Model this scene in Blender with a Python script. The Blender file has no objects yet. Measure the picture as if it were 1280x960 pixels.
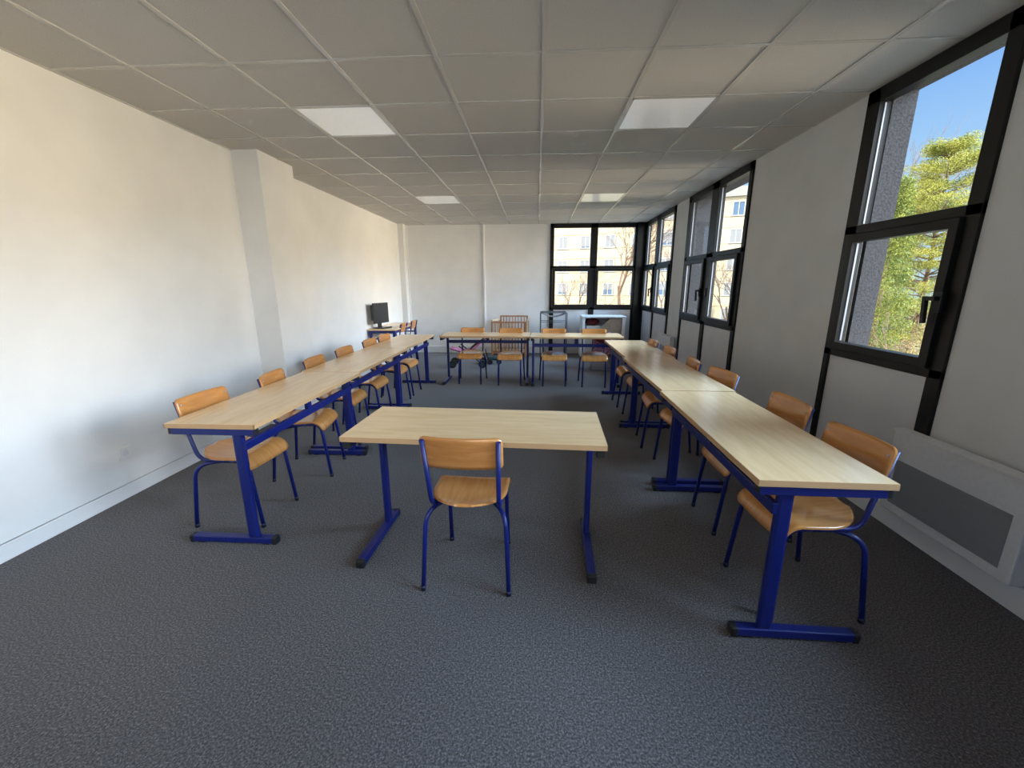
import bpy, math, random
import numpy as np
from mathutils import Vector, Matrix
random.seed(7)
PI = math.pi
R = math.radians
scn = bpy.context.scene
col = scn.collection

# ------------------------------------------------------------------ helpers
class MB:
    """collects simple shapes into one mesh"""
    def __init__(s): s.v = []; s.f = []; s.sm = []
    def add(s, vs, fs, smooth=False):
        b = len(s.v); s.v += [tuple(v) for v in vs]
        s.f += [tuple(i + b for i in f) for f in fs]; s.sm += [smooth] * len(fs)
        return s
    def bb(s, x0, x1, y0, y1, z0, z1):
        x0, x1 = min(x0, x1), max(x0, x1); y0, y1 = min(y0, y1), max(y0, y1); z0, z1 = min(z0, z1), max(z0, z1)
        vs = [(x, y, z) for z in (z0, z1) for y in (y0, y1) for x in (x0, x1)]
        return s.add(vs, [(0, 2, 3, 1), (4, 5, 7, 6), (0, 1, 5, 4), (2, 6, 7, 3), (0, 4, 6, 2), (1, 3, 7, 5)])
    def bar(s, p, q, w, h, up=(0, 0, 1)):
        """rectangular bar from p to q, w sideways, h along up"""
        p = Vector(p); q = Vector(q); d = (q - p).normalized(); u = Vector(up)
        x = d.cross(u).normalized(); u = x.cross(d).normalized()
        vs = [e + x * a * w / 2 + u * b * h / 2 for e in (p, q) for (a, b) in ((-1, -1), (1, -1), (1, 1), (-1, 1))]
        return s.add(vs, [(3, 2, 1, 0), (4, 5, 6, 7), (0, 1, 5, 4), (1, 2, 6, 5), (2, 3, 7, 6), (3, 0, 4, 7)])
    def tube(s, path, r, n=10, caps=True):
        P = [Vector(p) for p in path]; rr = r if isinstance(r, (list, tuple)) else [r] * len(P)
        T = [(P[min(i + 1, len(P) - 1)] - P[max(i - 1, 0)]).normalized() for i in range(len(P))]
        a = Vector((0, 0, 1)) if abs(T[0].z) < .9 else Vector((1, 0, 0))
        x = T[0].cross(a).normalized(); vs = []
        for i, p in enumerate(P):
            x = (x - T[i] * x.dot(T[i])).normalized(); y = T[i].cross(x)
            vs += [p + (x * math.cos(2 * PI * k / n) + y * math.sin(2 * PI * k / n)) * rr[i] for k in range(n)]
        fs = [(i * n + k, i * n + (k + 1) % n, (i + 1) * n + (k + 1) % n, (i + 1) * n + k) for i in range(len(P) - 1) for k in range(n)]
        b = len(s.v); s.add(vs, fs, True)
        if caps:
            s.f += [tuple(b + k for k in reversed(range(n))), tuple(b + (len(P) - 1) * n + k for k in range(n))]; s.sm += [False, False]
        return s
    def prism(s, poly, axis, a, b):
        """extrude a 2-d polygon along an axis (0,1,2) from a to b; poly is in the other two axes in order"""
        def p3(p, t):
            l = list(p); l.insert(axis, t); return tuple(l)
        n = len(poly); vs = [p3(p, a) for p in poly] + [p3(p, b) for p in poly]
        fs = [tuple(range(n)), tuple(reversed(range(n, 2 * n)))] + [(i, n + i, n + (i + 1) % n, (i + 1) % n) for i in range(n)]
        return s.add(vs, fs)
    def sheet(s, grid, t, smooth=True):
        """closed thin sheet from a grid of points, thickness t downwards along the local normal (z)"""
        nu, nv = len(grid), len(grid[0])
        G = np.array(grid, float)
        du = np.gradient(G, axis=0); dv = np.gradient(G, axis=1)
        N = np.cross(du, dv); N /= np.maximum(np.linalg.norm(N, axis=2, keepdims=True), 1e-9)
        Bm = G - N * t
        vs = [tuple(p) for p in G.reshape(-1, 3)] + [tuple(p) for p in Bm.reshape(-1, 3)]
        o = nu * nv; I = lambda i, j: i * nv + j
        top = [(I(i, j), I(i + 1, j), I(i + 1, j + 1), I(i, j + 1)) for i in range(nu - 1) for j in range(nv - 1)]
        bot = [tuple(o + k for k in reversed(f)) for f in top]
        s.add(vs, top + bot, smooth)
        ring = [I(i, 0) for i in range(nu)] + [I(nu - 1, j) for j in range(1, nv)] + [I(i, nv - 1) for i in range(nu - 2, -1, -1)] + [I(0, j) for j in range(nv - 2, 0, -1)]
        b = len(s.v) - 2 * o
        fs = [(b + ring[(k + 1) % len(ring)], b + ring[k], b + o + ring[k], b + o + ring[(k + 1) % len(ring)]) for k in range(len(ring))]
        s.f += fs; s.sm += [False] * len(fs)
        return s
    def ball(s, c, r, n=8, m=6):
        sx, sy, sz = r if isinstance(r, (tuple, list)) else (r, r, r)
        vs = [(c[0], c[1], c[2] + sz)]
        for i in range(1, m):
            th = PI * i / m
            vs += [(c[0] + sx * math.sin(th) * math.cos(2 * PI * k / n), c[1] + sy * math.sin(th) * math.sin(2 * PI * k / n), c[2] + sz * math.cos(th)) for k in range(n)]
        vs.append((c[0], c[1], c[2] - sz)); L = len(vs) - 1
        fs = [(0, 1 + k, 1 + (k + 1) % n) for k in range(n)]
        fs += [(1 + i * n + k, 1 + (i + 1) * n + k, 1 + (i + 1) * n + (k + 1) % n, 1 + i * n + (k + 1) % n) for i in range(m - 2) for k in range(n)]
        fs += [(L, 1 + (m - 2) * n + (k + 1) % n, 1 + (m - 2) * n + k) for k in range(n)]
        return s.add(vs, fs, True)
    def build(s, name, m, parent=None, bevel=0, fix=True):
        me = bpy.data.meshes.new(name); me.from_pydata(s.v, [], s.f)
        me.polygons.foreach_set('use_smooth', s.sm); me.update()
        if fix:
            import bmesh
            bm = bmesh.new(); bm.from_mesh(me); bmesh.ops.recalc_face_normals(bm, faces=bm.faces); bm.to_mesh(me); bm.free()
        me.materials.append(m)
        o = bpy.data.objects.new(name, me); col.objects.link(o)
        if parent is not None: o.parent = parent
        if bevel:
            b = o.modifiers.new('edge', 'BEVEL'); b.width = bevel; b.segments = 2; b.limit_method = 'ANGLE'; b.angle_limit = R(50)
        return o

def fillet(pts, rad, seg=6):
    P = [Vector(p) for p in pts]; out = [P[0]]
    for i in range(1, len(P) - 1):
        r = rad[i - 1] if isinstance(rad, (list, tuple)) else rad
        a = (P[i - 1] - P[i]).normalized(); b = (P[i + 1] - P[i]).normalized()
        ang = a.angle(b); d = min(r / math.tan(ang / 2), (P[i - 1] - P[i]).length * .9, (P[i + 1] - P[i]).length * .9)
        s0, s1 = P[i] + a * d, P[i] + b * d
        for k in range(seg + 1):
            t = k / seg; out.append(s0 * (1 - t) ** 2 + P[i] * 2 * t * (1 - t) + s1 * t * t)
    out.append(P[-1]); return out

def empty(name, loc=(0, 0, 0), rz=0.):
    o = bpy.data.objects.new(name, None); col.objects.link(o); o.empty_display_size = .1
    o.location = loc; o.rotation_euler = (0, 0, rz); return o
def tag(o, label=None, cat=None, group=None, kind=None):
    if label: o['label'] = label
    if cat: o['category'] = cat
    if group: o['group'] = group
    if kind: o['kind'] = kind
    return o
def kids(o): return [c for c in bpy.data.objects if c.parent is o]
TREE = {}
def register(o):
    TREE[o.name] = [(c, [g for g in kids(c)]) for c in kids(o)]
    return o
def copy_thing(o):
    n = o.copy(); col.objects.link(n)
    for c, gs in TREE[o.name]:
        d = c.copy(); col.objects.link(d); d.parent = n
        for g in gs:
            e = g.copy(); col.objects.link(e); e.parent = d
    return n

# ------------------------------------------------------------------ materials
def srgb(r, g, b):
    f = lambda c: (c / 255 / 12.92) if c / 255 <= .04045 else ((c / 255 + .055) / 1.055) ** 2.4
    return (f(r), f(g), f(b), 1)
def lin(r, g, b): return (r, g, b, 1)
def mat(name, c, rough=.6, metal=0., spec=.5, coat=0.):
    m = bpy.data.materials.new(name); m.use_nodes = True
    b = m.node_tree.nodes['Principled BSDF']
    b.inputs['Base Color'].default_value = c; b.inputs['Roughness'].default_value = rough
    b.inputs['Metallic'].default_value = metal; b.inputs['Specular IOR Level'].default_value = spec
    b.inputs['Coat Weight'].default_value = coat
    return m
def N(m, t, **kw):
    n = m.node_tree.nodes.new(t)
    for k, v in kw.items():
        if k in n.inputs: n.inputs[k].default_value = v
        else: setattr(n, k, v)
    return n
def L(m, a, b): m.node_tree.links.new(a, b)
def noisy(name, c0, c1, scale=40, stretch=(1, 1, 1), rough=.6, lo=.35, hi=.65, bump=0., detail=4, spec=.5, coat=0., bscale=None):
    m = mat(name, c0, rough, 0, spec, coat); b = m.node_tree.nodes['Principled BSDF']
    tc = N(m, 'ShaderNodeTexCoord'); mp = N(m, 'ShaderNodeMapping'); mp.inputs['Scale'].default_value = stretch
    nz = N(m, 'ShaderNodeTexNoise', Scale=scale, Detail=detail); rp = N(m, 'ShaderNodeValToRGB')
    rp.color_ramp.elements[0].position = lo; rp.color_ramp.elements[1].position = hi
    rp.color_ramp.elements[0].color = c0; rp.color_ramp.elements[1].color = c1
    L(m, tc.outputs['Object'], mp.inputs['Vector']); L(m, mp.outputs['Vector'], nz.inputs['Vector'])
    L(m, nz.outputs['Fac'], rp.inputs['Fac']); L(m, rp.outputs['Color'], b.inputs['Base Color'])
    if bump:
        bp = N(m, 'ShaderNodeBump', Strength=bump); bp.inputs['Distance'].default_value = .01
        src = nz
        if bscale:
            src = N(m, 'ShaderNodeTexNoise', Scale=bscale, Detail=3); L(m, tc.outputs['Object'], src.inputs['Vector'])
        L(m, src.outputs['Fac'], bp.inputs['Height']); L(m, bp.outputs['Normal'], b.inputs['Normal'])
    return m

M = {}
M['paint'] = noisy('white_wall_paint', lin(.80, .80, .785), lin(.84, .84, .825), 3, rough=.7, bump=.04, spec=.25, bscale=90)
M['paintR'] = noisy('shaded_wall_paint', lin(.60, .60, .59), lin(.64, .64, .63), 3, rough=.7, bump=.04, spec=.25, bscale=90)  # white paint darkened; the backlit right wall's shade is put into the colour
M['trimpaint'] = mat('white_trim_paint', lin(.82, .82, .81), .45)
M['tile'] = noisy('ceiling_tile', lin(.54, .525, .50), lin(.62, .605, .58), 160, rough=.9, lo=.3, hi=.7, bump=.25, spec=.1)
M['tbar'] = mat('ceiling_grid_white', lin(.58, .57, .545), .25, 0, .6)
M['diff'] = noisy('light_diffuser', lin(.86, .86, .86), lin(.9, .9, .9), 60, rough=.18, spec=.8)
M['diff'].node_tree.nodes['Principled BSDF'].inputs['Emission Color'].default_value = lin(1, .98, .95)
M['diff'].node_tree.nodes['Principled BSDF'].inputs['Emission Strength'].default_value = .06
M['laminate'] = noisy('beech_laminate', lin(.72, .485, .25), lin(.82, .58, .325), 3.2, (1.2, 9, 9), rough=.21, lo=.3, hi=.7, detail=8, spec=.85)
M['ply'] = noisy('varnished_beech_ply', lin(.50, .205, .055), lin(.62, .29, .09), 5, (9, 1.2, 1.2), rough=.14, lo=.3, hi=.7, detail=6, spec=.55)
M['backply'] = noisy('varnished_back_ply', lin(.48, .195, .052), lin(.60, .275, .085), 5, (1.2, 9, 9), rough=.14, lo=.3, hi=.7, detail=6, spec=.55)
M['blue'] = mat('blue_powder_coat', lin(.004, .012, .135), .36, 0, .5)
M['cap'] = mat('dark_navy_cap', lin(.006, .008, .03), .5)
M['edge'] = mat('beech_edge_band', lin(.55, .34, .17), .5)
M['black'] = mat('black_plastic', lin(.012, .012, .013), .5)
M['frame'] = mat('dark_bronze_aluminium', lin(.006, .0057, .0054), .42, 0, .3)
M['panelw'] = noisy('white_infill_panel', lin(.62, .62, .63), lin(.66, .66, .67), 4, rough=.5)
M['heater'] = noisy('white_heater_enamel', lin(.72, .72, .72), lin(.76, .76, .76), 40, rough=.5)
M['grille'] = mat('grey_heater_grille', lin(.27, .28, .29), .6)
M['spacer'] = mat('bright_glazing_spacer', lin(.42, .43, .46), .4, .3)
M['rough'] = noisy('grey_roughcast', lin(.055, .053, .055), lin(.10, .097, .10), 70, rough=.95, bump=.25, spec=.1)
M['monitor'] = mat('dark_monitor_plastic', lin(.02, .02, .022), .35)
M['screen'] = mat('dark_switched_off_screen', lin(.035, .036, .04), .3)
M['pen'] = noisy('reddish_wood_bars', lin(.38, .17, .08), lin(.50, .25, .13), 8, (4, 4, 1), rough=.45)
M['penl'] = noisy('pale_wood_bars', lin(.60, .42, .25), lin(.68, .50, .32), 8, (4, 4, 1), rough=.45)
M['greym'] = mat('grey_metal_tube', lin(.13, .15, .17), .4, .4)
M['sling'] = noisy('grey_sling_cloth', lin(.12, .12, .125), lin(.2, .2, .205), 30, rough=.9)
M['whitecloth'] = noisy('white_cloth', lin(.7, .7, .68), lin(.78, .78, .76), 20, rough=.9, bump=.3)
M['whitelam'] = mat('white_laminate', lin(.74, .78, .82), .35)
M['beige'] = noisy('beige_board', lin(.42, .37, .31), lin(.48, .42, .36), 12, rough=.7)
M['red'] = noisy('dark_red_fabric', lin(.09, .01, .015), lin(.16, .025, .03), 30, rough=.9)
M['redpat'] = noisy('dark_red_pink_patterned_fabric', lin(.045, .02, .045), lin(.36, .14, .17), 16, rough=.9, lo=.42, hi=.68)
M['pink'] = noisy('pink_fabric', lin(.55, .18, .36), lin(.68, .28, .46), 20, rough=.85)
M['green'] = mat('dark_teal_plastic', lin(.02, .05, .055), .5)

def carpet():
    m = mat('heathered_grey_carpet', lin(.06, .06, .066), .95, 0, .12); b = m.node_tree.nodes['Principled BSDF']
    tc = N(m, 'ShaderNodeTexCoord')
    n1 = N(m, 'ShaderNodeTexNoise', Scale=130, Detail=6, Roughness=.78)
    n2 = N(m, 'ShaderNodeTexNoise', Scale=1.4, Detail=2)
    rp = N(m, 'ShaderNodeValToRGB'); e = rp.color_ramp.elements
    e[0].position = .36; e[0].color = lin(.020, .0176, .0172); e[1].position = .64; e[1].color = lin(.225, .199, .193)
    k = rp.color_ramp.elements.new(.5); k.color = lin(.079, .0698, .0675)
    mx = N(m, 'ShaderNodeMix', data_type='RGBA', blend_type='MULTIPLY'); mx.inputs[0].default_value = 1
    r2 = N(m, 'ShaderNodeValToRGB'); r2.color_ramp.elements[0].color = lin(.9, .9, .9); r2.color_ramp.elements[1].color = lin(1.1, 1.1, 1.1)
    bp = N(m, 'ShaderNodeBump', Strength=.5); bp.inputs['Distance'].default_value = .006
    for n in (n1, n2): L(m, tc.outputs['Object'], n.inputs['Vector'])
    L(m, n1.outputs['Fac'], rp.inputs['Fac']); L(m, n2.outputs['Fac'], r2.inputs['Fac'])
    L(m, rp.outputs['Color'], mx.inputs[6]); L(m, r2.outputs['Color'], mx.inputs[7]); L(m, mx.outputs[2], b.inputs['Base Color'])
    L(m, n1.outputs['Fac'], bp.inputs['Height']); L(m, bp.outputs['Normal'], b.inputs['Normal'])
    b.inputs['Sheen Weight'].default_value = .15
    return m
M['carpet'] = carpet()
def glass():
    m = bpy.data.materials.new('clear_window_glass'); m.use_nodes = True; nt = m.node_tree
    nt.nodes.remove(nt.nodes['Principled BSDF']); out = nt.nodes['Material Output']
    tr = N(m, 'ShaderNodeBsdfTransparent'); tr.inputs['Color'].default_value = lin(.97, .98, .98)
    gl = N(m, 'ShaderNodeBsdfGlossy', Roughness=.01); gl.inputs['Color'].default_value = lin(1, 1, 1)
    fr = N(m, 'ShaderNodeFresnel', IOR=1.25); mx = N(m, 'ShaderNodeMixShader')
    ge = N(m, 'ShaderNodeNewGeometry'); ml = N(m, 'ShaderNodeMath', operation='MULTIPLY'); iv = N(m, 'ShaderNodeMath', operation='SUBTRACT'); iv.inputs[0].default_value = 1
    L(m, ge.outputs['Backfacing'], iv.inputs[1]); L(m, iv.outputs[0], ml.inputs[0]); L(m, fr.outputs[0], ml.inputs[1])
    L(m, ml.outputs[0], mx.inputs[0]); L(m, tr.outputs[0], mx.inputs[1]); L(m, gl.outputs[0], mx.inputs[2]); L(m, mx.outputs[0], out.inputs[0])
    return m
M['glass'] = glass()

# ------------------------------------------------------------------ camera (solved from the ceiling grid)
CH = 1.459
def cam_basis(yaw, pitch, roll):
    f = np.array([-math.sin(yaw) * math.cos(pitch), math.cos(yaw) * math.cos(pitch), -math.sin(pitch)])
    r = np.array([math.cos(yaw), math.sin(yaw), 0]); u = np.cross(r, f)
    c, s = math.cos(roll), math.sin(roll); return c * r + s * u, -s * r + c * u, f
r_, u_, f_ = cam_basis(.0593, .2357, -.0022)
cd = bpy.data.cameras.new('camera'); cam = bpy.data.objects.new('camera', cd); col.objects.link(cam)
cam.matrix_world = Matrix(((r_[0], u_[0], -f_[0], 0), (r_[1], u_[1], -f_[1], 0), (r_[2], u_[2], -f_[2], CH), (0, 0, 0, 1)))
cd.sensor_fit = 'HORIZONTAL'; cd.sensor_width = 36; cd.lens = 513.28 / 1280 * 36; cd.clip_start = .05; cd.clip_end = 400
scn.camera = cam

# ------------------------------------------------------------------ the room
XL, XR, YB, YF, H = -2.885, 2.215, 9.04, -1.3, 2.70
def struct(name, mb, m, parent=None, bevel=0):
    o = mb.build(name, m, parent, bevel); o['kind'] = 'structure'; return o
struct('floor', MB().bb(XL - .25, XR + .25, YF - .25, YB + .25, -.15, 0), M['carpet'])
ceiling = struct('ceiling', MB().bb(XL - .3, XR + .2, YF - .3, YB + .3, H, H + .25), M['tile'])
g = MB()
for i in range(-5, 4):
    x = .0261 + .6 * i
    if XL < x < XR: g.bb(x - .012, x + .012, YF, YB, H - .005, H + .002)
for j in range(-7, 11):
    y = 2.6108 + .6 * j
    if YF < y < YB: g.bb(XL, XR, y - .012, y + .012, H - .0045, H + .002)
for (x0, x1, y0, y1) in ((XL, XL + .02, YF, YB), (XR - .004, XR + .002, YF, YB), (XL, XR, YB - .02, YB)): g.bb(x0, x1, y0, y1, H - .004, H + .002)
struct('ceiling_grid', g, M['tbar'], ceiling)
struct('wall_left', MB().bb(XL - .2, XL, YF - .2, YB + .2, 0, H), M['paint'])
w = MB().bb(XL, -2.2, YF - .2, YF, 0, H).bb(1.7, XR, YF - .2, YF, 0, H)
struct('wall_front', w, M['paint'])
w = MB().bb(XL, .27, YB, YB + .2, 0, H)
struct('wall_back', w, M['paint'])
w = MB()
WY = [(YF, -.19), (1.635, 2.31), (3.245, 4.735), (6.55, 7.15)]
for a, b in WY: w.bb(XR, XR + .2, a, b, 0, H)
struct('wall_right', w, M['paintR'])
struct('wall_pillar', MB().bb(XL - .01, -2.624, 4.09, 4.66, 0, H), M['paint'])
struct('wall_corner', MB().bb(XL - .01, -2.775, 8.83, YB + .01, 0, H), M['paint'])
# skirting
def skirt(name, mb): return struct(name, mb, M['trimpaint'], bevel=.003)
s = MB().bb(XL, XL + .014, YF, 4.09, 0, .10).bb(XL, XL + .014, 4.66, 8.83, 0, .10).bb(XL, -2.61, 4.076, 4.09, 0, .10).bb(-2.624, -2.61, 4.09, 4.66, 0, .10)
s.bb(XL, XL + .02, YF, 4.08, .086, .10)
skirt('baseboard_left', s)
skirt('baseboard_back', MB().bb(-2.775, .27, YB - .02, YB, 0, .14).bb(-2.775, .27, YB - .028, YB, .125, .145))
s = MB()
for a, b in WY: s.bb(XR - .03, XR, a, b, 0, .125)
s.bb(XR - .03, XR - .001, 2.31, 3.245, 0, .125).bb(XR - .03, XR - .001, 4.735, 6.55, 0, .125).bb(XR - .03, XR - .001, -.19, 1.635, 0, .125)
skirt('baseboard_right', s)
struct('trim_1', MB().bb(-1.142, -1.108, YB - .022, YB, .145, H), M['trimpaint'], bevel=.003)
struct('trim_2', MB().bb(-2.775, -2.752, YB - .03, YB, .145, H), M['trimpaint'], bevel=.003)

# ------------------------------------------------------------------ windows
GZ = dict(sill0=.95, l0=1.055, l1=1.745, u0=1.855, u1=2.61, head=2.695)
def window(name, side, a0, a1, cols, posts, handles, label, reveal=None, spacer_at=1):
    root = empty(name); tag(root, label, kind='structure')
    P = XR if side == 'right' else YB
    if side == 'front': P = YF
    def bx(mb, a, b, d0, d1, z0, z1):
        if side == 'right': mb.bb(P + d0, P + d1, a, b, z0, z1)
        elif side == 'front': mb.bb(a, b, P - d0, P - d1, z0, z1)
        else: mb.bb(a, b, P + d0, P + d1, z0, z1)
    fr = MB()
    bx(fr, a0, a1, -.02, .06, GZ['u1'], GZ['head']); bx(fr, a0, a1, -.02, .06, 1.80, GZ['u0']); bx(fr, a0, a1, -.02, .06, GZ['sill0'], 1.0)
    edges = [a0] + [e for c in cols for e in c[0]] + [a1]
    for k in range(0, len(edges), 2): bx(fr, edges[k], edges[k + 1], -.02, .06, 1.80, GZ['head'] - .002)
    so = [(c[1][0] - .055, c[1][1] + .055) for c in cols]
    edges = [a0] + [e for c in so for e in c] + [a1]
    for k in range(0, len(edges), 2):
        if edges[k + 1] - edges[k] > .003: bx(fr, edges[k], edges[k + 1], -.02, .06, GZ['sill0'], 1.82)
    for (p, q) in posts: bx(fr, p, q, -.02, .06, .0, GZ['sill0'] + .01)
    f = fr.build('frame', M['frame'], root, .003)
    for k, c in enumerate(cols):
        g0, g1 = c[0]; mb = MB(); bx(mb, g0 - .005, g1 + .005, .025, .033, GZ['u0'] - .005, GZ['u1'] + .005); mb.build('upper_pane', M['glass'], root)
        sa = MB(); l0, l1 = c[1]; s0, s1 = so[k]
        bx(sa, s0 + .002, l0, -.045, .03, 1.003, 1.797); bx(sa, l1, s1 - .002, -.045, .03, 1.003, 1.797)
        bx(sa, l0 - .004, l1 + .004, -.045, .03, 1.003, GZ['l0']); bx(sa, l0 - .004, l1 + .004, -.045, .03, GZ['l1'], 1.797)
        sash = sa.build('sash', M['frame'], root, .003)
        mb = MB(); bx(mb, l0 - .003, l1 + .003, .005, .013, GZ['l0'] - .003, GZ['l1'] + .003); mb.build('pane', M['glass'], sash)
        mb = MB(); e = g1 if spacer_at else g0; sg = -1 if spacer_at else 1
        bx(mb, e, e + sg * .006, .012, .022, GZ['u0'] + .01, GZ['u1'] - .01); mb.build('spacer', M['spacer'], root)
        mb = MB(); e = l1 if spacer_at else l0
        bx(mb, e, e + sg * .006, -.012, .0, GZ['l0'] + .01, GZ['l1'] - .01); mb.build('spacer', M['spacer'], sash)
        for (ha, hd) in handles:
            if s0 - .01 <= ha <= s1 + .01:
                def q(a, d, z): return (P + d, a, z) if side == 'right' else (a, P + d, z)
                hb = MB(); bx(hb, ha - .018, ha + .018, -.06, -.044, 1.31, 1.42)
                if hd: hb.bar(q(ha, -.05, 1.385), q(ha, -.08, 1.385), .022, .022).bar(q(ha - hd * .011, -.078, 1.385), q(ha + hd * .062, -.078, 1.385), .02, .022).bar(q(ha + hd * .052, -.078, 1.396), q(ha + hd * .036, -.078, 1.25), .022, .02, (0, 1, 0) if side == 'right' else (1, 0, 0))
                hb.build('handle', M['black'], sash, .003)
    ps = sorted(posts)
    for k in range(len(ps) - 1):
        mb = MB(); bx(mb, ps[k][1] - .004, ps[k + 1][0] + .004, .0, .055, 0, GZ['sill0'] + .004); mb.build('infill_panel', M['panelw'], root)
    if reveal: reveal(bx).build('reveal', M['rough'], root)
    return root
def rv1(a, b, dep, near=False):
    def f(bx):
        mb = MB(); bx(mb, b - .02, b + .16, .06, dep, .6, 2.9); bx(mb, a, b - .02, .06, dep, 2.665, 2.9)
        if near: bx(mb, a - .16, a + .0, .06, dep, .6, 2.9)
        return mb
    return f
window('window_1', 'right', 2.31, 3.245, [((2.393, 3.135), (2.44, 3.12))], [(2.31, 2.393), (3.198, 3.245)], [(2.388, 1)],
       'tall black-framed window with trees and blue sky behind it', rv1(2.31, 3.15, .205))
window('window_2', 'right', 4.735, 6.55, [((4.80, 5.515), (4.862, 5.51)), ((5.727, 6.436), (5.782, 6.42))], [(4.735, 4.81), (5.60, 5.70), (6.495, 6.55)], [(5.745, 1), (5.55, 0)],
       'two-column black-framed window between the two right wall sections', rv1(4.735, 6.46, .33))
window('window_3', 'right', 7.15, 8.97, [((7.22, 8.0), (7.27, 7.97)), ((8.165, 8.83), (8.20, 8.79))], [(7.15, 7.22), (8.05, 8.12), (8.88, 8.97)], [(8.165, 1)],
       'far black-framed window of the right wall, next to the corner post')
window('window_4', 'back', .27, 2.05, [((.345, 1.105), (.38, 1.066)), ((1.245, 2.0), (1.281, 1.99))], [(.27, .36), (1.10, 1.218), (2.0, 2.05)], [],
       'black-framed four-pane window in the back wall, left of the corner post', spacer_at=0)
window('window_5', 'right', -.19, 1.635, [((-.10, .62), (-.05, .61)), ((.83, 1.56), (.89, 1.55))], [(-.19, -.11), (.69, .79), (1.56, 1.635)], [(.84, 1)],
       'black window frame at the right edge beyond the heater')
window('window_6', 'front', -2.2, 1.7, [((-2.12, -.86), (-2.06, -.90)), ((-.80, .46), (-.76, .42)), ((.52, 1.62), (.58, 1.56))], [(-2.2, -2.12), (-.86, -.80), (.46, .52), (1.62, 1.7)], [],
       'wide black-framed window added unseen behind the viewer for daylight')  # unseen window, added so daylight can enter from behind the camera
struct('trim_3', MB().bb(2.035, XR + .06, 8.965, YB + .06, 0, H - .002), M['frame'], bevel=.004)

# ------------------------------------------------------------------ ceiling lights
def ceiling_light(i, j):
    x0 = .0261 + .6 * i; y0 = 2.6108 + .6 * j
    t = empty('ceiling_light', (x0 + .3, y0 + .3, H))
    MB().bb(-.288, .288, -.288, .288, -.003, -.0005).build('diffuser', M['diff'], t)
    r = MB()
    for a in (-1, 1): r.bb(-.288, .288, a * .288, a * .274, -.005, -.0005).bb(a * .288, a * .274, -.288, .288, -.005, -.0005)
    r.build('frame', M['tbar'], t)
    return t
for i, j, lb in ((-3, 1, 'square ceiling light panel above the left desk row, nearest on that side'), (1, 1, 'square ceiling light panel near the large right window'),
                 (-3, 6, 'far left ceiling light panel, before the plain part of the back wall'), (1, 6, 'far right ceiling light panel, nearest the back window')):
    tag(ceiling_light(i, j), lb, 'ceiling light', 'square ceiling light panels')

# ------------------------------------------------------------------ desks
def make_desk(Ln, W, name='school_desk'):
    t = empty(name)
    MB().bb(-Ln / 2 + .002, Ln / 2 - .002, -W / 2 + .002, W / 2 - .002, .7142, .74).build('tabletop', M['laminate'], t)
    MB().bb(-Ln / 2, Ln / 2, -W / 2, -W / 2 + .003, .714, .7392).bb(-Ln / 2, Ln / 2, W / 2 - .003, W / 2, .714, .7392).bb(-Ln / 2, -Ln / 2 + .003, -W / 2, W / 2, .714, .7392).bb(Ln / 2 - .003, Ln / 2, -W / 2, W / 2, .714, .7392).build('edge_band', M['edge'], t)
    cy = W / 2 - .128; zb = .605; by = cy + .034
    MB().bar((-Ln / 2 + .03, by, zb), (Ln / 2 - .03, by, zb), .026, .048).build('beam', M['blue'], t, .004)
    MB().bb(-.025, .025, by - .012, by + .012, zb + .022, .7135).build('bracket', M['blue'], t)
    for sx in (-1, 1):
        x = sx * (Ln / 2 - .042)
        MB().bb(x - .016, x + .016, cy - .03, cy + .03, .04, .69).build('column', M['blue'], t, .011)
        xr = x + sx * .014; tr = MB().bb(xr - .02, xr + .02, -W / 2 + .028, W / 2 - .012, .675, .7135).build('top_rail', M['blue'], t, .003)
        for yy in (-W / 2 + .02, W / 2 - .02): MB().bb(xr - .0195, xr + .0195, yy - .01, yy + .01, .676, .713).build('end_cap', M['black'], tr, .003)
        ft = MB().bb(x - .022, x + .022, -W / 2 + .01, W / 2 - .008, .008, .046).build('foot', M['blue'], t, .005)
        for yy in (-W / 2 + .008, W / 2 - .006): MB().bb(x - .0235, x + .0235, yy - .014, yy + .014, .002, .0475).build('end_cap', M['black'], ft, .006)
        for yy in (-W / 2 + .06, W / 2 - .06): MB().bb(x - .016, x + .016, yy - .02, yy + .02, 0, .009).build('pad', M['black'], ft)
    return register(t)
desks = [
    (1.365, .508, (-1.747, 2.668), -90, 'beech-topped blue-legged desk nearest the camera in the row along the left wall', 'desks in the left row'),
    (1.37, .508, (-1.776, 4.045), -90, 'middle desk of the row along the left wall, blue legs and beech top', 'desks in the left row'),
    (1.37, .508, (-1.79, 5.425), -90, 'far desk of the left row, with its end near the back row', 'desks in the left row'),
    (1.365, .503, (1.112, 2.158), 90, 'desk at the front end of the window row, its corner closest to the heater', 'desks in the right row'),
    (1.36, .503, (1.14, 3.53), 90, 'middle desk of the row by the windows, its pale top reflecting daylight', 'desks in the right row'),
    (1.36, .503, (1.168, 4.898), 90, 'farthest desk of the window row, touching the back row corner', 'desks in the right row'),
    (1.335, .52, (-.757, 6.205), 0, 'left desk of the back row, in front of the wooden playpen', 'desks in the back row'),
    (1.335, .52, (.585, 6.165), 180, 'right desk of the back row, in front of the white side table and back window', 'desks in the back row'),
    (1.295, .525, (-.302, 2.078), -2.2, 'single desk standing alone in the middle, a chair on its near side', None)]
protos = {}
for (Ln, W, p, a, lb, gr) in desks:
    d = make_desk(Ln, W); d.location = (p[0], p[1], 0); d.rotation_euler.z = R(a)
    tag(d, lb, 'desk', gr)
for o in list(col.objects):
    if o.name.startswith('school_desk'):
        if abs(o.location.x - 1.112) < .01: o.rotation_euler.z = R(89.1)
        if abs(o.location.x - .585) < .01: o.rotation_euler.z = R(179.2)
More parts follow.
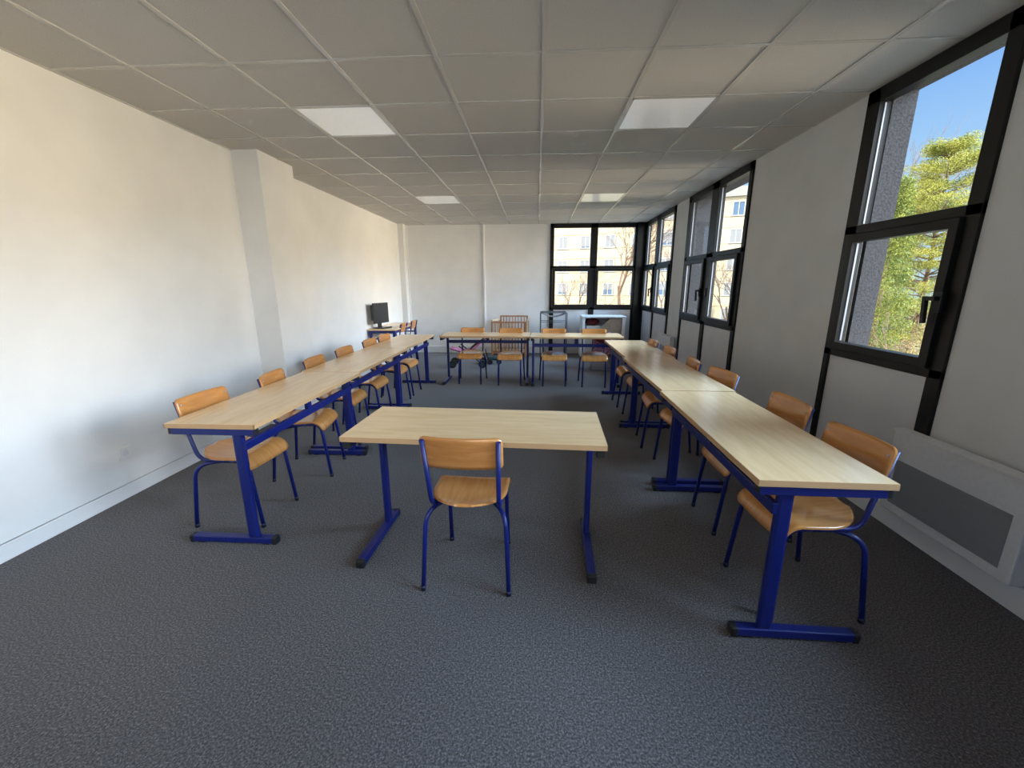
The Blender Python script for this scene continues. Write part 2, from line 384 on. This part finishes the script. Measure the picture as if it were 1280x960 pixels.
# computer desk: four legs
t = empty('computer_desk', (-2.622, 7.5, 0), R(90))
MB().bb(-.66, .66, -.245, .245, .714, .74).build('tabletop', M['laminate'], t, .003)
a = MB()
for yy in (-.205, .205): a.bb(-.62, .62, yy - .012, yy + .012, .665, .7135)
for xx in (-.62, .62): a.bb(xx - .012, xx + .012, -.205, .205, .665, .7135)
a.build('apron', M['blue'], t)
for sx in (-1, 1):
    for sy in (-1, 1):
        l = MB().bb(sx * .62 - .02, sx * .62 + .02, sy * .205 - .02, sy * .205 + .02, .01, .71).build('leg', M['blue'], t, .005)
        MB().bb(sx * .62 - .021, sx * .62 + .021, sy * .205 - .021, sy * .205 + .021, 0, .03).build('foot_cap', M['black'], l, .004)
    MB().bb(sx * .62 - .012, sx * .62 + .012, -.19, .19, .56, .585).build('side_rail', M['blue'], t)
tag(t, 'blue-legged desk against the left wall carrying the computer monitor', 'desk')

# ------------------------------------------------------------------ chairs
def make_chair():
    t = empty('school_chair'); r = .0115
    n_u, n_v = 17, 23; grid = []
    for j in range(n_v):
        v = j / (n_v - 1)
        sy = -.205 + v * .43                       # arc length from the rear edge
        if sy < .10: y = sy; dz = .006 * (max(0, -sy - .05) / .15) ** 2 * 2.2 - .004 * math.exp(-((sy + .02) / .1) ** 2)
        else:
            th = (sy - .10) / .085; th = min(th, 1.28); y = .10 + .085 * math.sin(th); dz = -.085 * (1 - math.cos(th)); 
            rest = (sy - .10) - .085 * th
            if rest > 0: y += rest * math.cos(th); dz -= rest * math.sin(th)
        hw = .188
        if sy < .0: hw = .188 * max(.05, 1 - (abs(sy) / .2055) ** 2.15) ** .5
        if sy > .195: hw -= .02 * ((sy - .195) / .03) ** 2
        row = []
        for i in range(n_u):
            u = -1 + 2 * i / (n_u - 1)
            row.append((u * hw, y, .4545 + dz + .004 * u * u))
        grid.append(row)
    # rows along y, columns along x: flip so that normals face up
    MB().sheet([list(rw) for rw in zip(*grid)], .0095).build('seat', M['ply'], t)
    # backrest: curved ply, rounded corners
    hw, z0, z1 = .187, .655, .812; g2 = []
    for j in range(9):
        row = []
        for i in range(17):
            u = -1 + 2 * i / 16; v = -1 + 2 * j / 8
            k = .10  # corner rounding
            x = u * hw; zz = (z0 + z1) / 2 + v * (z1 - z0) / 2
            cx, cz = hw - .025, (z1 - z0) / 2 - .025
            zl = v * (z1 - z0) / 2
            if abs(x) > cx and abs(zl) > cz:
                dx, dz2 = abs(x) - cx, abs(zl) - cz; m_ = max(dx, dz2); n_ = math.hypot(dx, dz2)
                if n_ > 0: x = math.copysign(cx + dx * m_ / n_, x); zl = math.copysign(cz + dz2 * m_ / n_, zl)
            zz = (z0 + z1) / 2 + zl
            lean = -.165 - (zz - .46) / (.80 - .46) * .070
            y = lean + .021 - .026 * (1 - (x / hw) ** 2)
            row.append((x, y, zz))
        g2.append(row)
    b = MB().sheet(g2, .0095).build('backrest', M['backply'], t)
    for sx in (-1, 1):
        zz = .775; y = -.165 - (zz - .46) / .34 * .070 + .021 - .026 * (1 - (.166 / hw) ** 2)
        MB().ball((sx * .166, y + .0085, zz), (.006, .003, .006), 8, 4).build('screw', M['spacer'], b)
    for sx in (-1, 1):
        up = fillet([(sx * .171, -.236, .797), (sx * .160, -.160, .432), (sx * .160, .05, .432)], [.075], 8)
        MB().tube(up, r, 10).build('upright', M['blue'], t)
        fl = fillet([(sx * .160, .045, .432), (sx * .160, .158, .430), (sx * .166, .203, .012)], [.075], 7)
        l = MB().tube(fl, r, 10).build('leg', M['blue'], t)
        MB().tube([(sx * .1655, .202, .025), (sx * .166, .2035, 0)], .0128, 10).build('foot_cap', M['cap'], l)
        rl = fillet([(sx * .10, -.025, .4095), (sx * .193, -.165, .4085), (sx * .211, -.209, .012)], [.095], 8)
        l = MB().tube(rl, r, 10).build('leg', M['blue'], t)
        MB().tube([(sx * .2105, -.208, .025), (sx * .211, -.2095, 0)], .0128, 10).build('foot_cap', M['cap'], l)
    MB().tube([(-.105, -.025, .4095), (.105, -.025, .4095)], r, 10).build('cross_tube', M['blue'], t)
    return register(t)
LG, RG, BG, PG = 'chairs along the left wall', 'chairs along the windows', 'chairs behind the back desk row', 'chairs at the computer desk'
chairs = [
    (-.322, 1.907, -2, 'beech school chair in front seen from behind, at the single middle desk', None),
    (-1.872, 2.36, -93, 'school chair nearest the camera on the left side, its back against the white wall', LG),
    (-1.82, 3.02, -81, 'second chair from the camera on the left side, turned slightly away', LG),
    (-1.86, 3.70, -87, 'left-side chair beside the wall pillar, third from the camera', LG),
    (-1.865, 4.32, -90, 'left-side chair just beyond the pillar, fourth from the camera', LG),
    (-1.86, 5.0, -91, 'left-side chair with its back just in front of the computer desk, fifth from the camera', LG),
    (-1.86, 5.5, -92, 'farthest chair of the left row, before the computer desk', LG),
    (1.235, 1.815, 93, 'chair at the near right desk end, closest to the wall heater', RG),
    (1.28, 2.42, 90, 'chair below the large right window, second from the camera', RG),
    (1.25, 3.22, 98, 'window-side chair against the plain wall between the windows, third from the camera', RG),
    (1.197, 3.75, 84, 'window-side chair fourth from the camera, at the middle desk', RG),
    (1.22, 4.475, 90, 'window-side chair below the two-column window, fifth from the camera', RG),
    (1.205, 5.07, 90, 'farthest window-side chair, at the last desk by the windows', RG),
    (-1.0, 6.23, 181, 'leftmost chair facing the camera behind the back row', BG),
    (-.39, 6.165, 180, 'chair facing the camera in front of the wooden playpen', BG),
    (.27, 6.145, 180, 'chair facing the camera in front of the grey sling stand', BG),
    (.86, 6.11, 176, 'rightmost chair facing the camera, in front of the white side table', BG),
    (-2.60, 7.28, 90, 'nearer of the two chairs tucked under the computer desk', PG),
    (-2.59, 7.88, 90, 'farther of the two chairs tucked under the computer desk', PG)]
ch0 = make_chair()
for k, (x, y, a, lb, gr) in enumerate(chairs):
    o = ch0 if k == 0 else copy_thing(ch0)
    o.location = (x, y, 0); o.rotation_euler.z = R(a)
    if 'group' in o: del o['group']
    tag(o, lb, 'chair', gr)

# ------------------------------------------------------------------ wall heaters, socket
def heater(y0, y1, z0, z1, label, sub=True):
    t = empty('wall_heater', (XR, (y0 + y1) / 2, z0)); hw = (y1 - y0) / 2; hh = z1 - z0
    b = MB().bb(-.10, -.031, -hw, hw, 0, hh).build('casing', M['heater'], t, .006)
    MB().bb(-.032, -.0005, -hw + .1, hw - .1, .1, hh - .1).build('wall_bracket', M['black'], t)
    MB().bb(-.103, -.098, -hw + .055, hw - .055, .055, hh - .165).build('grille', M['grille'], t)
    s_ = MB()
    for k in range(14): s_.bb(-.1045, -.102, -hw + .06, hw - .06, .066 + k * (hh - .24) / 14, .072 + k * (hh - .24) / 14)
    s_.build('slat', M['grille'], t)
    MB().bb(-.108, -.0345, -hw - .004, hw + .004, hh - .002, hh + .012).build('top_lip', M['heater'], t, .003)
    return tag(t, label, 'heater')
heater(1.70, 2.415, .145, .63, 'white electric wall heater with grey grille at the right edge')
heater(6.62, 7.33, .14, .645, 'small white wall heater far back beneath the right windows')
t = empty('wall_socket', (XL, 2.53, .32))
MB().bb(0, .014, -.042, .042, -.042, .042).build('plate', M['trimpaint'], t, .004)
MB().tube([(.004, 0, 0), (.0148, 0, 0)], .022, 20).build('socket_well', M['heater'], t)
tag(t, 'white power socket low on the left wall', 'socket')

# ------------------------------------------------------------------ computer monitor
t = empty('computer_monitor', (-2.69, 7.08, .74), R(-14))       # faces local +x
MB().bb(-.11, .11, -.13, .13, 0, .018).build('base', M['monitor'], t, .006)
MB().bb(-.07, -.035, -.04, .04, .015, .22).build('stand', M['monitor'], t, .006)
sc = MB().bb(-.035, .005, -.205, .205, .085, .43).build('screen_housing', M['monitor'], t, .006)
MB().bb(.004, .0075, -.188, .188, .105, .415).build('display', M['screen'], sc)
MB().bb(-.10, -.033, -.17, .17, .13, .40).build('rear_cover', M['monitor'], t, .015)
tag(t, 'black flat-panel monitor on the computer desk', 'monitor')

# ------------------------------------------------------------------ nursery things along the back wall
t = empty('playpen', (-.575, 8.72, 0))
def gate(p, q, z0, z1, n, m, name):
    o = MB().bar((*p, z1 - .012), (*q, z1 - .012), .03, .03).bar((*p, z0 + .012), (*q, z0 + .012), .026, .03)
    for e in (p, q): o.bb(e[0] - .016, e[0] + .016, e[1] - .016, e[1] + .016, 0, z1)
    o = o.build(name, m, t)
    for k in range(1, n):
        f = k / n; x = p[0] + (q[0] - p[0]) * f; y = p[1] + (q[1] - p[1]) * f
        MB().tube([(x, y, z0 + .01), (x, y, z1 - .01)], .009, 8).build('bar', m, o)
    return o
gate((-.355, -.13), (.345, -.13), .06, .725, 10, M['pen'], 'front_gate')
gate((-.19, .18), (.375, .18), .06, .83, 9, M['pen'], 'rear_gate')
gate((-.355, -.09), (-.22, .18), .06, .76, 4, M['penl'], 'side_gate')
gate((.37, -.09), (.40, .15), .06, .76, 3, M['penl'], 'side_gate')
MB().bb(-.34, .34, -.11, .15, .10, .115).build('floor_board', M['penl'], t)
tag(t, 'reddish wooden slatted playpen against the back wall', 'playpen')

t = empty('sling_stand', (.355, 8.58, 0))
fr = MB()
for yy in (-.19, .19):
    fr.tube(fillet([(-.27, yy, 0), (-.27, yy, .925), (.26, yy, .925), (.26, yy, 0)], .03), .011, 8)
    fr.tube([(-.27, yy, .735), (.26, yy, .735)], .007, 8)
for xx in (-.27, .26): fr.tube([(xx, -.19, .90), (xx, .19, .90)], .009, 8).tube([(xx, -.19, .2), (xx, .19, .2)], .009, 8)
fr.build('frame', M['greym'], t)
G = [[(-.255 + .50 * i / 10, -.185 + .37 * j / 6, .915 - .075 * (1 - (2 * i / 10 - 1) ** 2)) for j in range(7)] for i in range(11)]
MB().sheet(G, .006).build('sling', M['sling'], t)
MB().bb(-.262, .252, -.185, .185, .40, .412).build('shelf', M['sling'], t)
tag(t, 'grey metal stand with sagging grey sling below the back window', 'stand')
o = MB().ball((.23, 8.50, .457), (.115, .10, .045), 12, 7).ball((.40, 8.53, .453), (.10, .11, .041), 12, 7).build('folded_towel', M['whitecloth'])
tag(o, 'white towel bundle on the shelf of the grey sling stand', 'towel')

t = empty('side_table', (1.36, 8.66, 0))
MB().bb(-.44, .44, -.26, .26, .82, .85).build('tabletop', M['whitelam'], t, .004)
for xx in (-.41, .39): MB().bb(xx - .03, xx + .03, -.25, .25, 0, .8195).build('leg_panel', M['whitelam'], t, .004)
MB().bb(-.375, .355, .21, .225, .30, .8195).build('rear_panel', M['whitelam'], t)
MB().prism([(.14, .815), (.355, .815), (.355, .03), (-.36, .03), (-.36, .42), (-.14, .56)], 1, -.20, -.185).build('cut_board', M['beige'], t)
MB().bb(-.375, .355, -.18, .208, .40, .415).build('shelf', M['whitelam'], t)
tag(t, 'white side table with slanted beige board below the back window', 'table')
o = MB().ball((1.145, 8.60, .729), (.15, .10, .074), 12, 8).build('cushion', M['red']); tag(o, 'dark red cushion inside the white side table', 'cushion')
o = MB().bb(1.02, 1.30, 8.50, 8.72, .416, .655).build('storage_box', M['whitecloth'], None, .01); tag(o, 'small white box under the red cushion in the white side table', 'box')

def pushchair(name, loc, rz, cloth, label, cat, sx=1.0):
    t = empty(name, loc, rz); f = MB()
    for s_ in (-1, 1):
        f.tube(fillet([(-.30 * sx, s_ * .14, .07), (.12 * sx, s_ * .14, .42), (.34 * sx, s_ * .14, .55)], .1), .010, 8)
        f.tube([(.24 * sx, s_ * .14, .07), (-.18 * sx, s_ * .14, .40)], .010, 8)
    f.tube([(.34 * sx, -.14, .55), (.34 * sx, .14, .55)], .012, 8).tube([(-.30 * sx, -.14, .07), (-.30 * sx, .14, .07)], .008, 8).tube([(.24 * sx, -.14, .07), (.24 * sx, .14, .07)], .008, 8)
    f.build('frame', M['black'], t)
    G = []
    for i in range(13):
        u = i / 12; x = (-.34 + .66 * u) * sx; z = .345 - .09 * math.sin(PI * u) ** 1.2 + .19 * u * u
        G.append([(x, -.13 + .26 * j / 5, z + .02 * math.cos(2 * PI * j / 5)) for j in range(6)])
    MB().sheet(G, .012).build('seat_sling', cloth, t)
    for xx in (-.30 * sx, .24 * sx):
        for s_ in (-1, 1):
            w_ = MB().tube([(xx, s_ * .155, .07), (xx, s_ * .18, .07)], .07, 18).build('wheel', M['black'], t)
            MB().tube([(xx, s_ * .152, .07), (xx, s_ * .184, .07)], .03, 12).build('hub', M['green'], w_)
    return tag(t, label, cat)
pushchair('doll_pushchair', (-1.22, 7.42, 0), R(4), M['pink'], 'pink doll pushchair with black crossed frame behind the back row', 'pushchair')

t = empty('baby_bouncer', (1.17, 7.42, 0), R(-8))
f = MB()
for s_ in (-1, 1):
    f.tube(fillet([(s_ * .17, -.30, .012), (s_ * .17, .25, .012), (s_ * .15, .10, .55)], .06), .010, 8)
    f.tube([(s_ * .17, -.26, .014), (s_ * .15, .16, .34)], .009, 8)
f.tube([(-.15, .10, .55), (.15, .10, .55)], .010, 8).tube([(-.17, -.30, .012), (.17, -.30, .012)], .010, 8)
f.build('frame', M['greym'], t)
G = []
for i in range(15):
    u = i / 14; y = -.30 + .42 * u; z = .24 - .10 * math.sin(PI * min(1, u * 1.35)) + .34 * u ** 1.6
    G.append([(-.165 + .33 * j / 8, y, z + .05 * ((2 * j / 8 - 1) ** 2)) for j in range(9)])
MB().sheet(G, .03).build('padded_seat', M['redpat'], t)
MB().ball((0, .02, .50), (.12, .05, .06), 12, 8).build('head_pad', M['red'], t)
tag(t, 'dark red and pink patterned baby bouncer in front of the white side table', 'bouncer')
t = empty('toy_trolley', (-.78, 7.78, 0), R(8))
MB().bb(-.16, .10, -.13, .13, .07, .14).build('body', M['green'], t, .03)
for xx in (-.11, .06):
    for s_ in (-1, 1): MB().tube([(xx, s_ * .135, .05), (xx, s_ * .16, .05)], .05, 14).build('wheel', M['black'], t)
MB().tube(fillet([(-.15, -.09, .10), (-.19, -.09, .26), (-.19, .09, .26), (-.15, .09, .10)], .03), .008, 8).build('handle', M['black'], t)
tag(t, 'low dark toy trolley on wheels beside the playpen', 'toy')

# ------------------------------------------------------------------ outside
GZ0 = -4.0
M['paving'] = noisy('sandy_paving', lin(.20, .175, .14), lin(.27, .24, .19), .6, rough=.9)
M['lawn'] = noisy('winter_lawn', lin(.10, .11, .035), lin(.20, .18, .07), .8, rough=.95)
o = struct('trim_4', MB().bb(-60, 11, -60, 27, GZ0 - .3, GZ0).bb(11, 90, 13, 27, GZ0 - .3, GZ0), M['paving']); o['label'] = 'paved ground outside, below the windows'
o = struct('trim_5', MB().bb(-60, 90, 27, 120, GZ0 - .3, GZ0 + .02), M['lawn']); o['label'] = 'lawn around the apartment building outside'
M['facade'] = noisy('cream_render', lin(.62, .52, .37), lin(.68, .58, .42), 1.5, rough=.9, spec=.2)
M['facade_l'] = mat('joint_grey', lin(.36, .31, .24), .9)
M['cornice'] = mat('grey_roof_edge', lin(.36, .36, .36), .8)
M['white_ext'] = mat('white_window_frame', lin(.55, .56, .58), .5)
M['shutter'] = noisy('grey_roller_shutter', lin(.27, .285, .32), lin(.32, .335, .37), 8, (1, 1, 20), rough=.6)
M['dglass'] = mat('blue_reflecting_pane', lin(.12, .20, .34), .1, 0, .8)
uu = Vector((1, -.3547, 0)).normalized(); nn = Vector((-uu.y, uu.x, 0))     # nn points away from the room
t = empty('apartment_building', (0, 55.22, 0), math.atan2(uu.y, uu.x))
U0, U1 = -4, 31
MB().bb(U0, U1, 0, 11, GZ0, 10.5).build('wall', M['facade'], t)
MB().bb(U0 - .2, U1 + .2, -.25, 11.2, 10.5, 11.45).build('roof_edge', M['cornice'], t)
cols_u = [-2.6, .5, 3.45, 6.25, 9.2, 12.3, 15.6, 19.0, 22.45, 25.8, 29.0]
tops = [10.05, 7.3, 4.5, 1.75, -1.0]
rnd = random.Random(3)
for ri, zt in enumerate(tops):
    MB().bb(U0, U1, -.02, .02, zt + .10, zt + .16).build('joint_band', M['facade_l'], t)
    MB().bb(U0, U1, -.02, .02, zt - 1.56, zt - 1.50).build('joint_band', M['facade_l'], t)
    for ci, u in enumerate(cols_u):
        f = MB()
        for (a_, b_, c_, d_) in ((-.62, -.5, -1.42, 0), (.5, .62, -1.42, 0), (-.62, .62, -.12, 0), (-.72, .72, -1.5, -1.4), (-.04, .04, -1.42, 0)):
            f.bb(u + a_, u + b_, -.09, .03, zt + c_, zt + d_)
        f = f.build('window', M['white_ext'], t)
        MB().bb(u - .5, u + .5, -.03, .01, zt - 1.41, zt - .12).build('pane', M['dglass'], f)
        sh = rnd.choice([.55, .8, .9, 1.0, 1.0, 1.0]) if not (ri == 0 and ci == 8) else 0
        if sh: MB().bb(u - .5, u + .5, -.06, -.031, zt - .12 - 1.28 * sh, zt - .12).build('shutter', M['shutter'], f)
tag(t, 'cream apartment building with shuttered windows seen through the back windows', 'building')

M['bark'] = noisy('brown_bark', lin(.16, .10, .065), lin(.27, .18, .12), 6, rough=.95)
M['leafA'] = noisy('yellow_green_needles', lin(.18, .21, .028), lin(.44, .42, .085), 1.3, rough=.8, lo=.3, hi=.7)
M['leafB'] = noisy('green_needles', lin(.09, .14, .02), lin(.30, .32, .055), 1.3, rough=.8, lo=.3, hi=.7)
M['leafC'] = noisy('dry_shrub_leaves', lin(.32, .23, .10), lin(.52, .42, .17), 1.5, rough=.85, lo=.3, hi=.7)
def bare_tree(loc, hgt, seed, label, spread=.62, lv=6):
    rn = random.Random(seed); mb = MB()
    def grow(p, d, ln, r, k):
        q = p + d * ln
        mid = (p + q) / 2 + Vector((rn.uniform(-1, 1), rn.uniform(-1, 1), rn.uniform(-1, 1))) * ln * .06
        mb.tube([p, mid, q], [r, r * .85, r * .68], 5 if k > 2 else 3, caps=False)
        if k == 0: return
        for c in range(3 if k > 1 else 2):
            dd = (d + Vector((rn.uniform(-1, 1), rn.uniform(-1, 1), rn.uniform(-.55, .75))) * spread).normalized()
            st = p + (q - p) * rn.uniform(.55, 1.0)
            grow(st, dd, ln * rn.uniform(.62, .86), r * rn.uniform(.5, .68), k - 1)
    t = empty('bare_tree', loc)
    grow(Vector((0, 0, 0)), Vector((rn.uniform(-.06, .06), rn.uniform(-.06, .06), 1)).normalized(), hgt * .30, hgt * .0115, lv)
    mb.build('branches', M['bark'], t, fix=False)
    return tag(t, label, 'tree')
def leaf_cloud(mb, c, rad, n, s, rn, flat=1.0):
    for _ in range(n):
        while True:
            p = Vector((rn.uniform(-1, 1), rn.uniform(-1, 1), rn.uniform(-1, 1)))
            if p.length < 1: break
        p = Vector((c[0] + p.x * rad[0], c[1] + p.y * rad[1], c[2] + p.z * rad[2]))
        a = Vector((rn.gauss(0, 1), rn.gauss(0, 1), rn.gauss(0, 1) * flat)).normalized()
        b = a.cross(Vector((rn.gauss(0, 1), rn.gauss(0, 1), rn.gauss(0, 1)))).normalized()
        ss = s * rn.uniform(.6, 1.3)
        mb.add([p - a * ss, p - b * ss * .32, p + a * ss, p + b * ss * .32], [(0, 1, 2, 3)])
def conifer(loc, hgt, rad, seed, m, label):
    rn = random.Random(seed); t = empty('conifer', loc)
    MB().tube([(0, 0, 0), (0, 0, hgt * .95)], [.22, .04], 8).build('trunk', M['bark'], t)
    mb = MB()
    for k in range(150):
        z = hgt * (.05 + .95 * (k / 150)); rr = rad * (1 - (z / hgt) ** 1.3) + .12
        for _ in range(2):
            a = rn.uniform(0, 2 * PI); d = rr * math.sqrt(rn.uniform(.25, 1))
            leaf_cloud(mb, (d * math.cos(a), d * math.sin(a), z), (.42, .42, .38), 170, .055, rn)
    mb.build('foliage', m, t, fix=False)
    return tag(t, label, 'tree')
def cedar(loc, hgt, seed, m, label):
    rn = random.Random(seed); t = empty('cedar_tree', loc)
    tr = MB().tube([(0, 0, 0), (.1, 0, hgt * .5), (0, .1, hgt * .98)], [.16, .11, .04], 8); mb = MB()
    z = hgt * .16
    while z < hgt:
        for _ in range(8):
            a = rn.uniform(0, 2 * PI); ln = (3.7 * (1 - (max(0, z - hgt * .3) / (hgt * .80)) ** 1.5) + .5) * rn.uniform(.5, 1.15); zz = z + rn.uniform(-.35, .35)
            tr.tube([(0, 0, zz - .3), (math.cos(a) * ln, math.sin(a) * ln, zz + .30)], [.05, .015], 5)
            for q in range(11):
                f_ = rn.uniform(.25, 1.08); w_ = rn.uniform(-.5, .5) * ln * .5
                leaf_cloud(mb, (math.cos(a) * ln * f_ - math.sin(a) * w_, math.sin(a) * ln * f_ + math.cos(a) * w_, zz + .32 * f_ + rn.uniform(-.1, .2)), (.52, .52, .22), 110, .05, rn, .7)
        z += hgt * .062
    tr.build('trunk', M['bark'], t); mb.build('foliage', m, t, fix=False)
    return tag(t, label, 'tree')
def shrub(loc, rad, seed, m, label, n=1500):
    rn = random.Random(seed); t = empty('shrub', loc); mb = MB()
    st = MB()
    for k in range(7):
        a = rn.uniform(0, 2 * PI); st.tube([(0, 0, 0), (math.cos(a) * rad[0] * .5, math.sin(a) * rad[1] * .5, rad[2] * 1.3)], [.05, .015], 5)
    for k in range(45):
        a = rn.uniform(0, 2 * PI); d = math.sqrt(rn.uniform(0, 1)); z = rad[2] * (1 + rn.uniform(-.9, .9) * math.sqrt(max(0, 1 - d * d)))
        leaf_cloud(mb, (d * rad[0] * math.cos(a), d * rad[1] * math.sin(a), z), (.45, .45, .4), n // 7, .05, rn)
    st.build('stems', M['bark'], t); mb.build('foliage', m, t, fix=False)
    return tag(t, label, 'shrub')
cedar((22.5, 26.0, GZ0), 13.0, 5, M['leafA'], 'cedar with layered boughs against the sky in the large right window')
conifer((16.3, 21.0, GZ0), 9.9, 1.5, 9, M['leafB'], 'bushy green conifer beside the grey window reveal')
conifer((25.9, 33.0, GZ0), 12.6, 2.2, 19, M['leafB'], 'conifer between the cedar and the bushy tree')
bare_tree((29.0, 36.0, GZ0), 18.0, 4, 'bare treetop rising above the conifers in the large right window', .55)
bare_tree((13.1, 14.3, GZ0), 5.6, 12, 'leafless tree with pale twigs in the lower pane of the large right window', .75, 6)
shrub((14.7, 17.4, GZ0), (1.3, 1.1, 1.3), 1, M['leafA'], 'yellow-green shrub at the lower left of the large right window')
shrub((20.4, 20.6, GZ0), (1.7, 1.5, 1.9), 2, M['leafB'], 'broad green shrub under the conifers outside')
shrub((17.3, 18.3, GZ0), (1.5, 1.2, 2.7), 6, M['leafC'], 'dry brownish shrub at the lower right of the large right window')
bare_tree((8.1, 41, GZ0), 18.0, 21, 'leafless tree filling the right panes of the back window', .62)
bare_tree((2.4, 27.5, GZ0), 7.8, 22, 'leafless small tree in the lower left pane of the back window', .7)
bare_tree((8.6, 29, GZ0), 11.0, 23, 'leafless tree seen through the far right-wall window', .62)
bare_tree((17.8, 40, GZ0), 11.5, 25, 'leafless tree in the lower pane of the two-column window', .72)
shrub((8.0, 24, GZ0), (1.7, 1.3, 1.4), 8, M['leafA'], 'yellow-green shrub low in the far right-wall window')

# ------------------------------------------------------------------ light
def sun(name, d, energy, angle, c):
    ld = bpy.data.lights.new(name, 'SUN'); ld.energy = energy; ld.angle = R(angle); ld.color = c
    o = bpy.data.objects.new(name, ld); col.objects.link(o)
    o.rotation_euler = Vector(d).to_track_quat('Z', 'Y').to_euler(); return o      # d points towards the source
sun('sun', (-.72, -.30, .62), 3.6, .6, (1, .90, .72))
sun('sky_fill', (.87, -.10, .48), 6.8, 46, (.46, .70, 1))  # added wide fill lamp, boosts daylight through the right-hand windows
sun('horizon_fill', (.99, -.10, -.015), 3.5, 44, (1, .79, .52))  # added warm fill from just below the horizon; ground left open for it
sun('rear_fill', (.30, -.88, .36), 1.3, 56, (1, .96, .90))  # added soft fill through the rear window, lifts camera-facing surfaces
wd = bpy.data.worlds.new('sky'); scn.world = wd; wd.use_nodes = True
nt = wd.node_tree; bg = nt.nodes['Background']
tc = nt.nodes.new('ShaderNodeTexCoord'); sx = nt.nodes.new('ShaderNodeSeparateXYZ'); rp = nt.nodes.new('ShaderNodeValToRGB')
e = rp.color_ramp.elements
e[0].position = 0; e[0].color = lin(.52, .76, .98); e[1].position = .6; e[1].color = lin(.13, .30, .80)
k = e.new(.18); k.color = lin(.42, .68, .97); k = e.new(.33); k.color = lin(.24, .48, .93)
nt.links.new(tc.outputs['Generated'], sx.inputs[0]); nt.links.new(sx.outputs['Z'], rp.inputs['Fac']); nt.links.new(rp.outputs['Color'], bg.inputs['Color'])
bg.inputs['Strength'].default_value = .40

vs = scn.view_settings
vs.view_transform = 'Standard'; vs.look = 'None'; vs.gamma = 1; vs.exposure = 1.4
try: vs.use_curve_mapping = False
except Exception: pass
scn.cycles.use_denoising = True
scn.cycles.max_bounces = 10; scn.cycles.diffuse_bounces = 6; scn.cycles.transparent_max_bounces = 12
scn.cycles.sample_clamp_indirect = 8
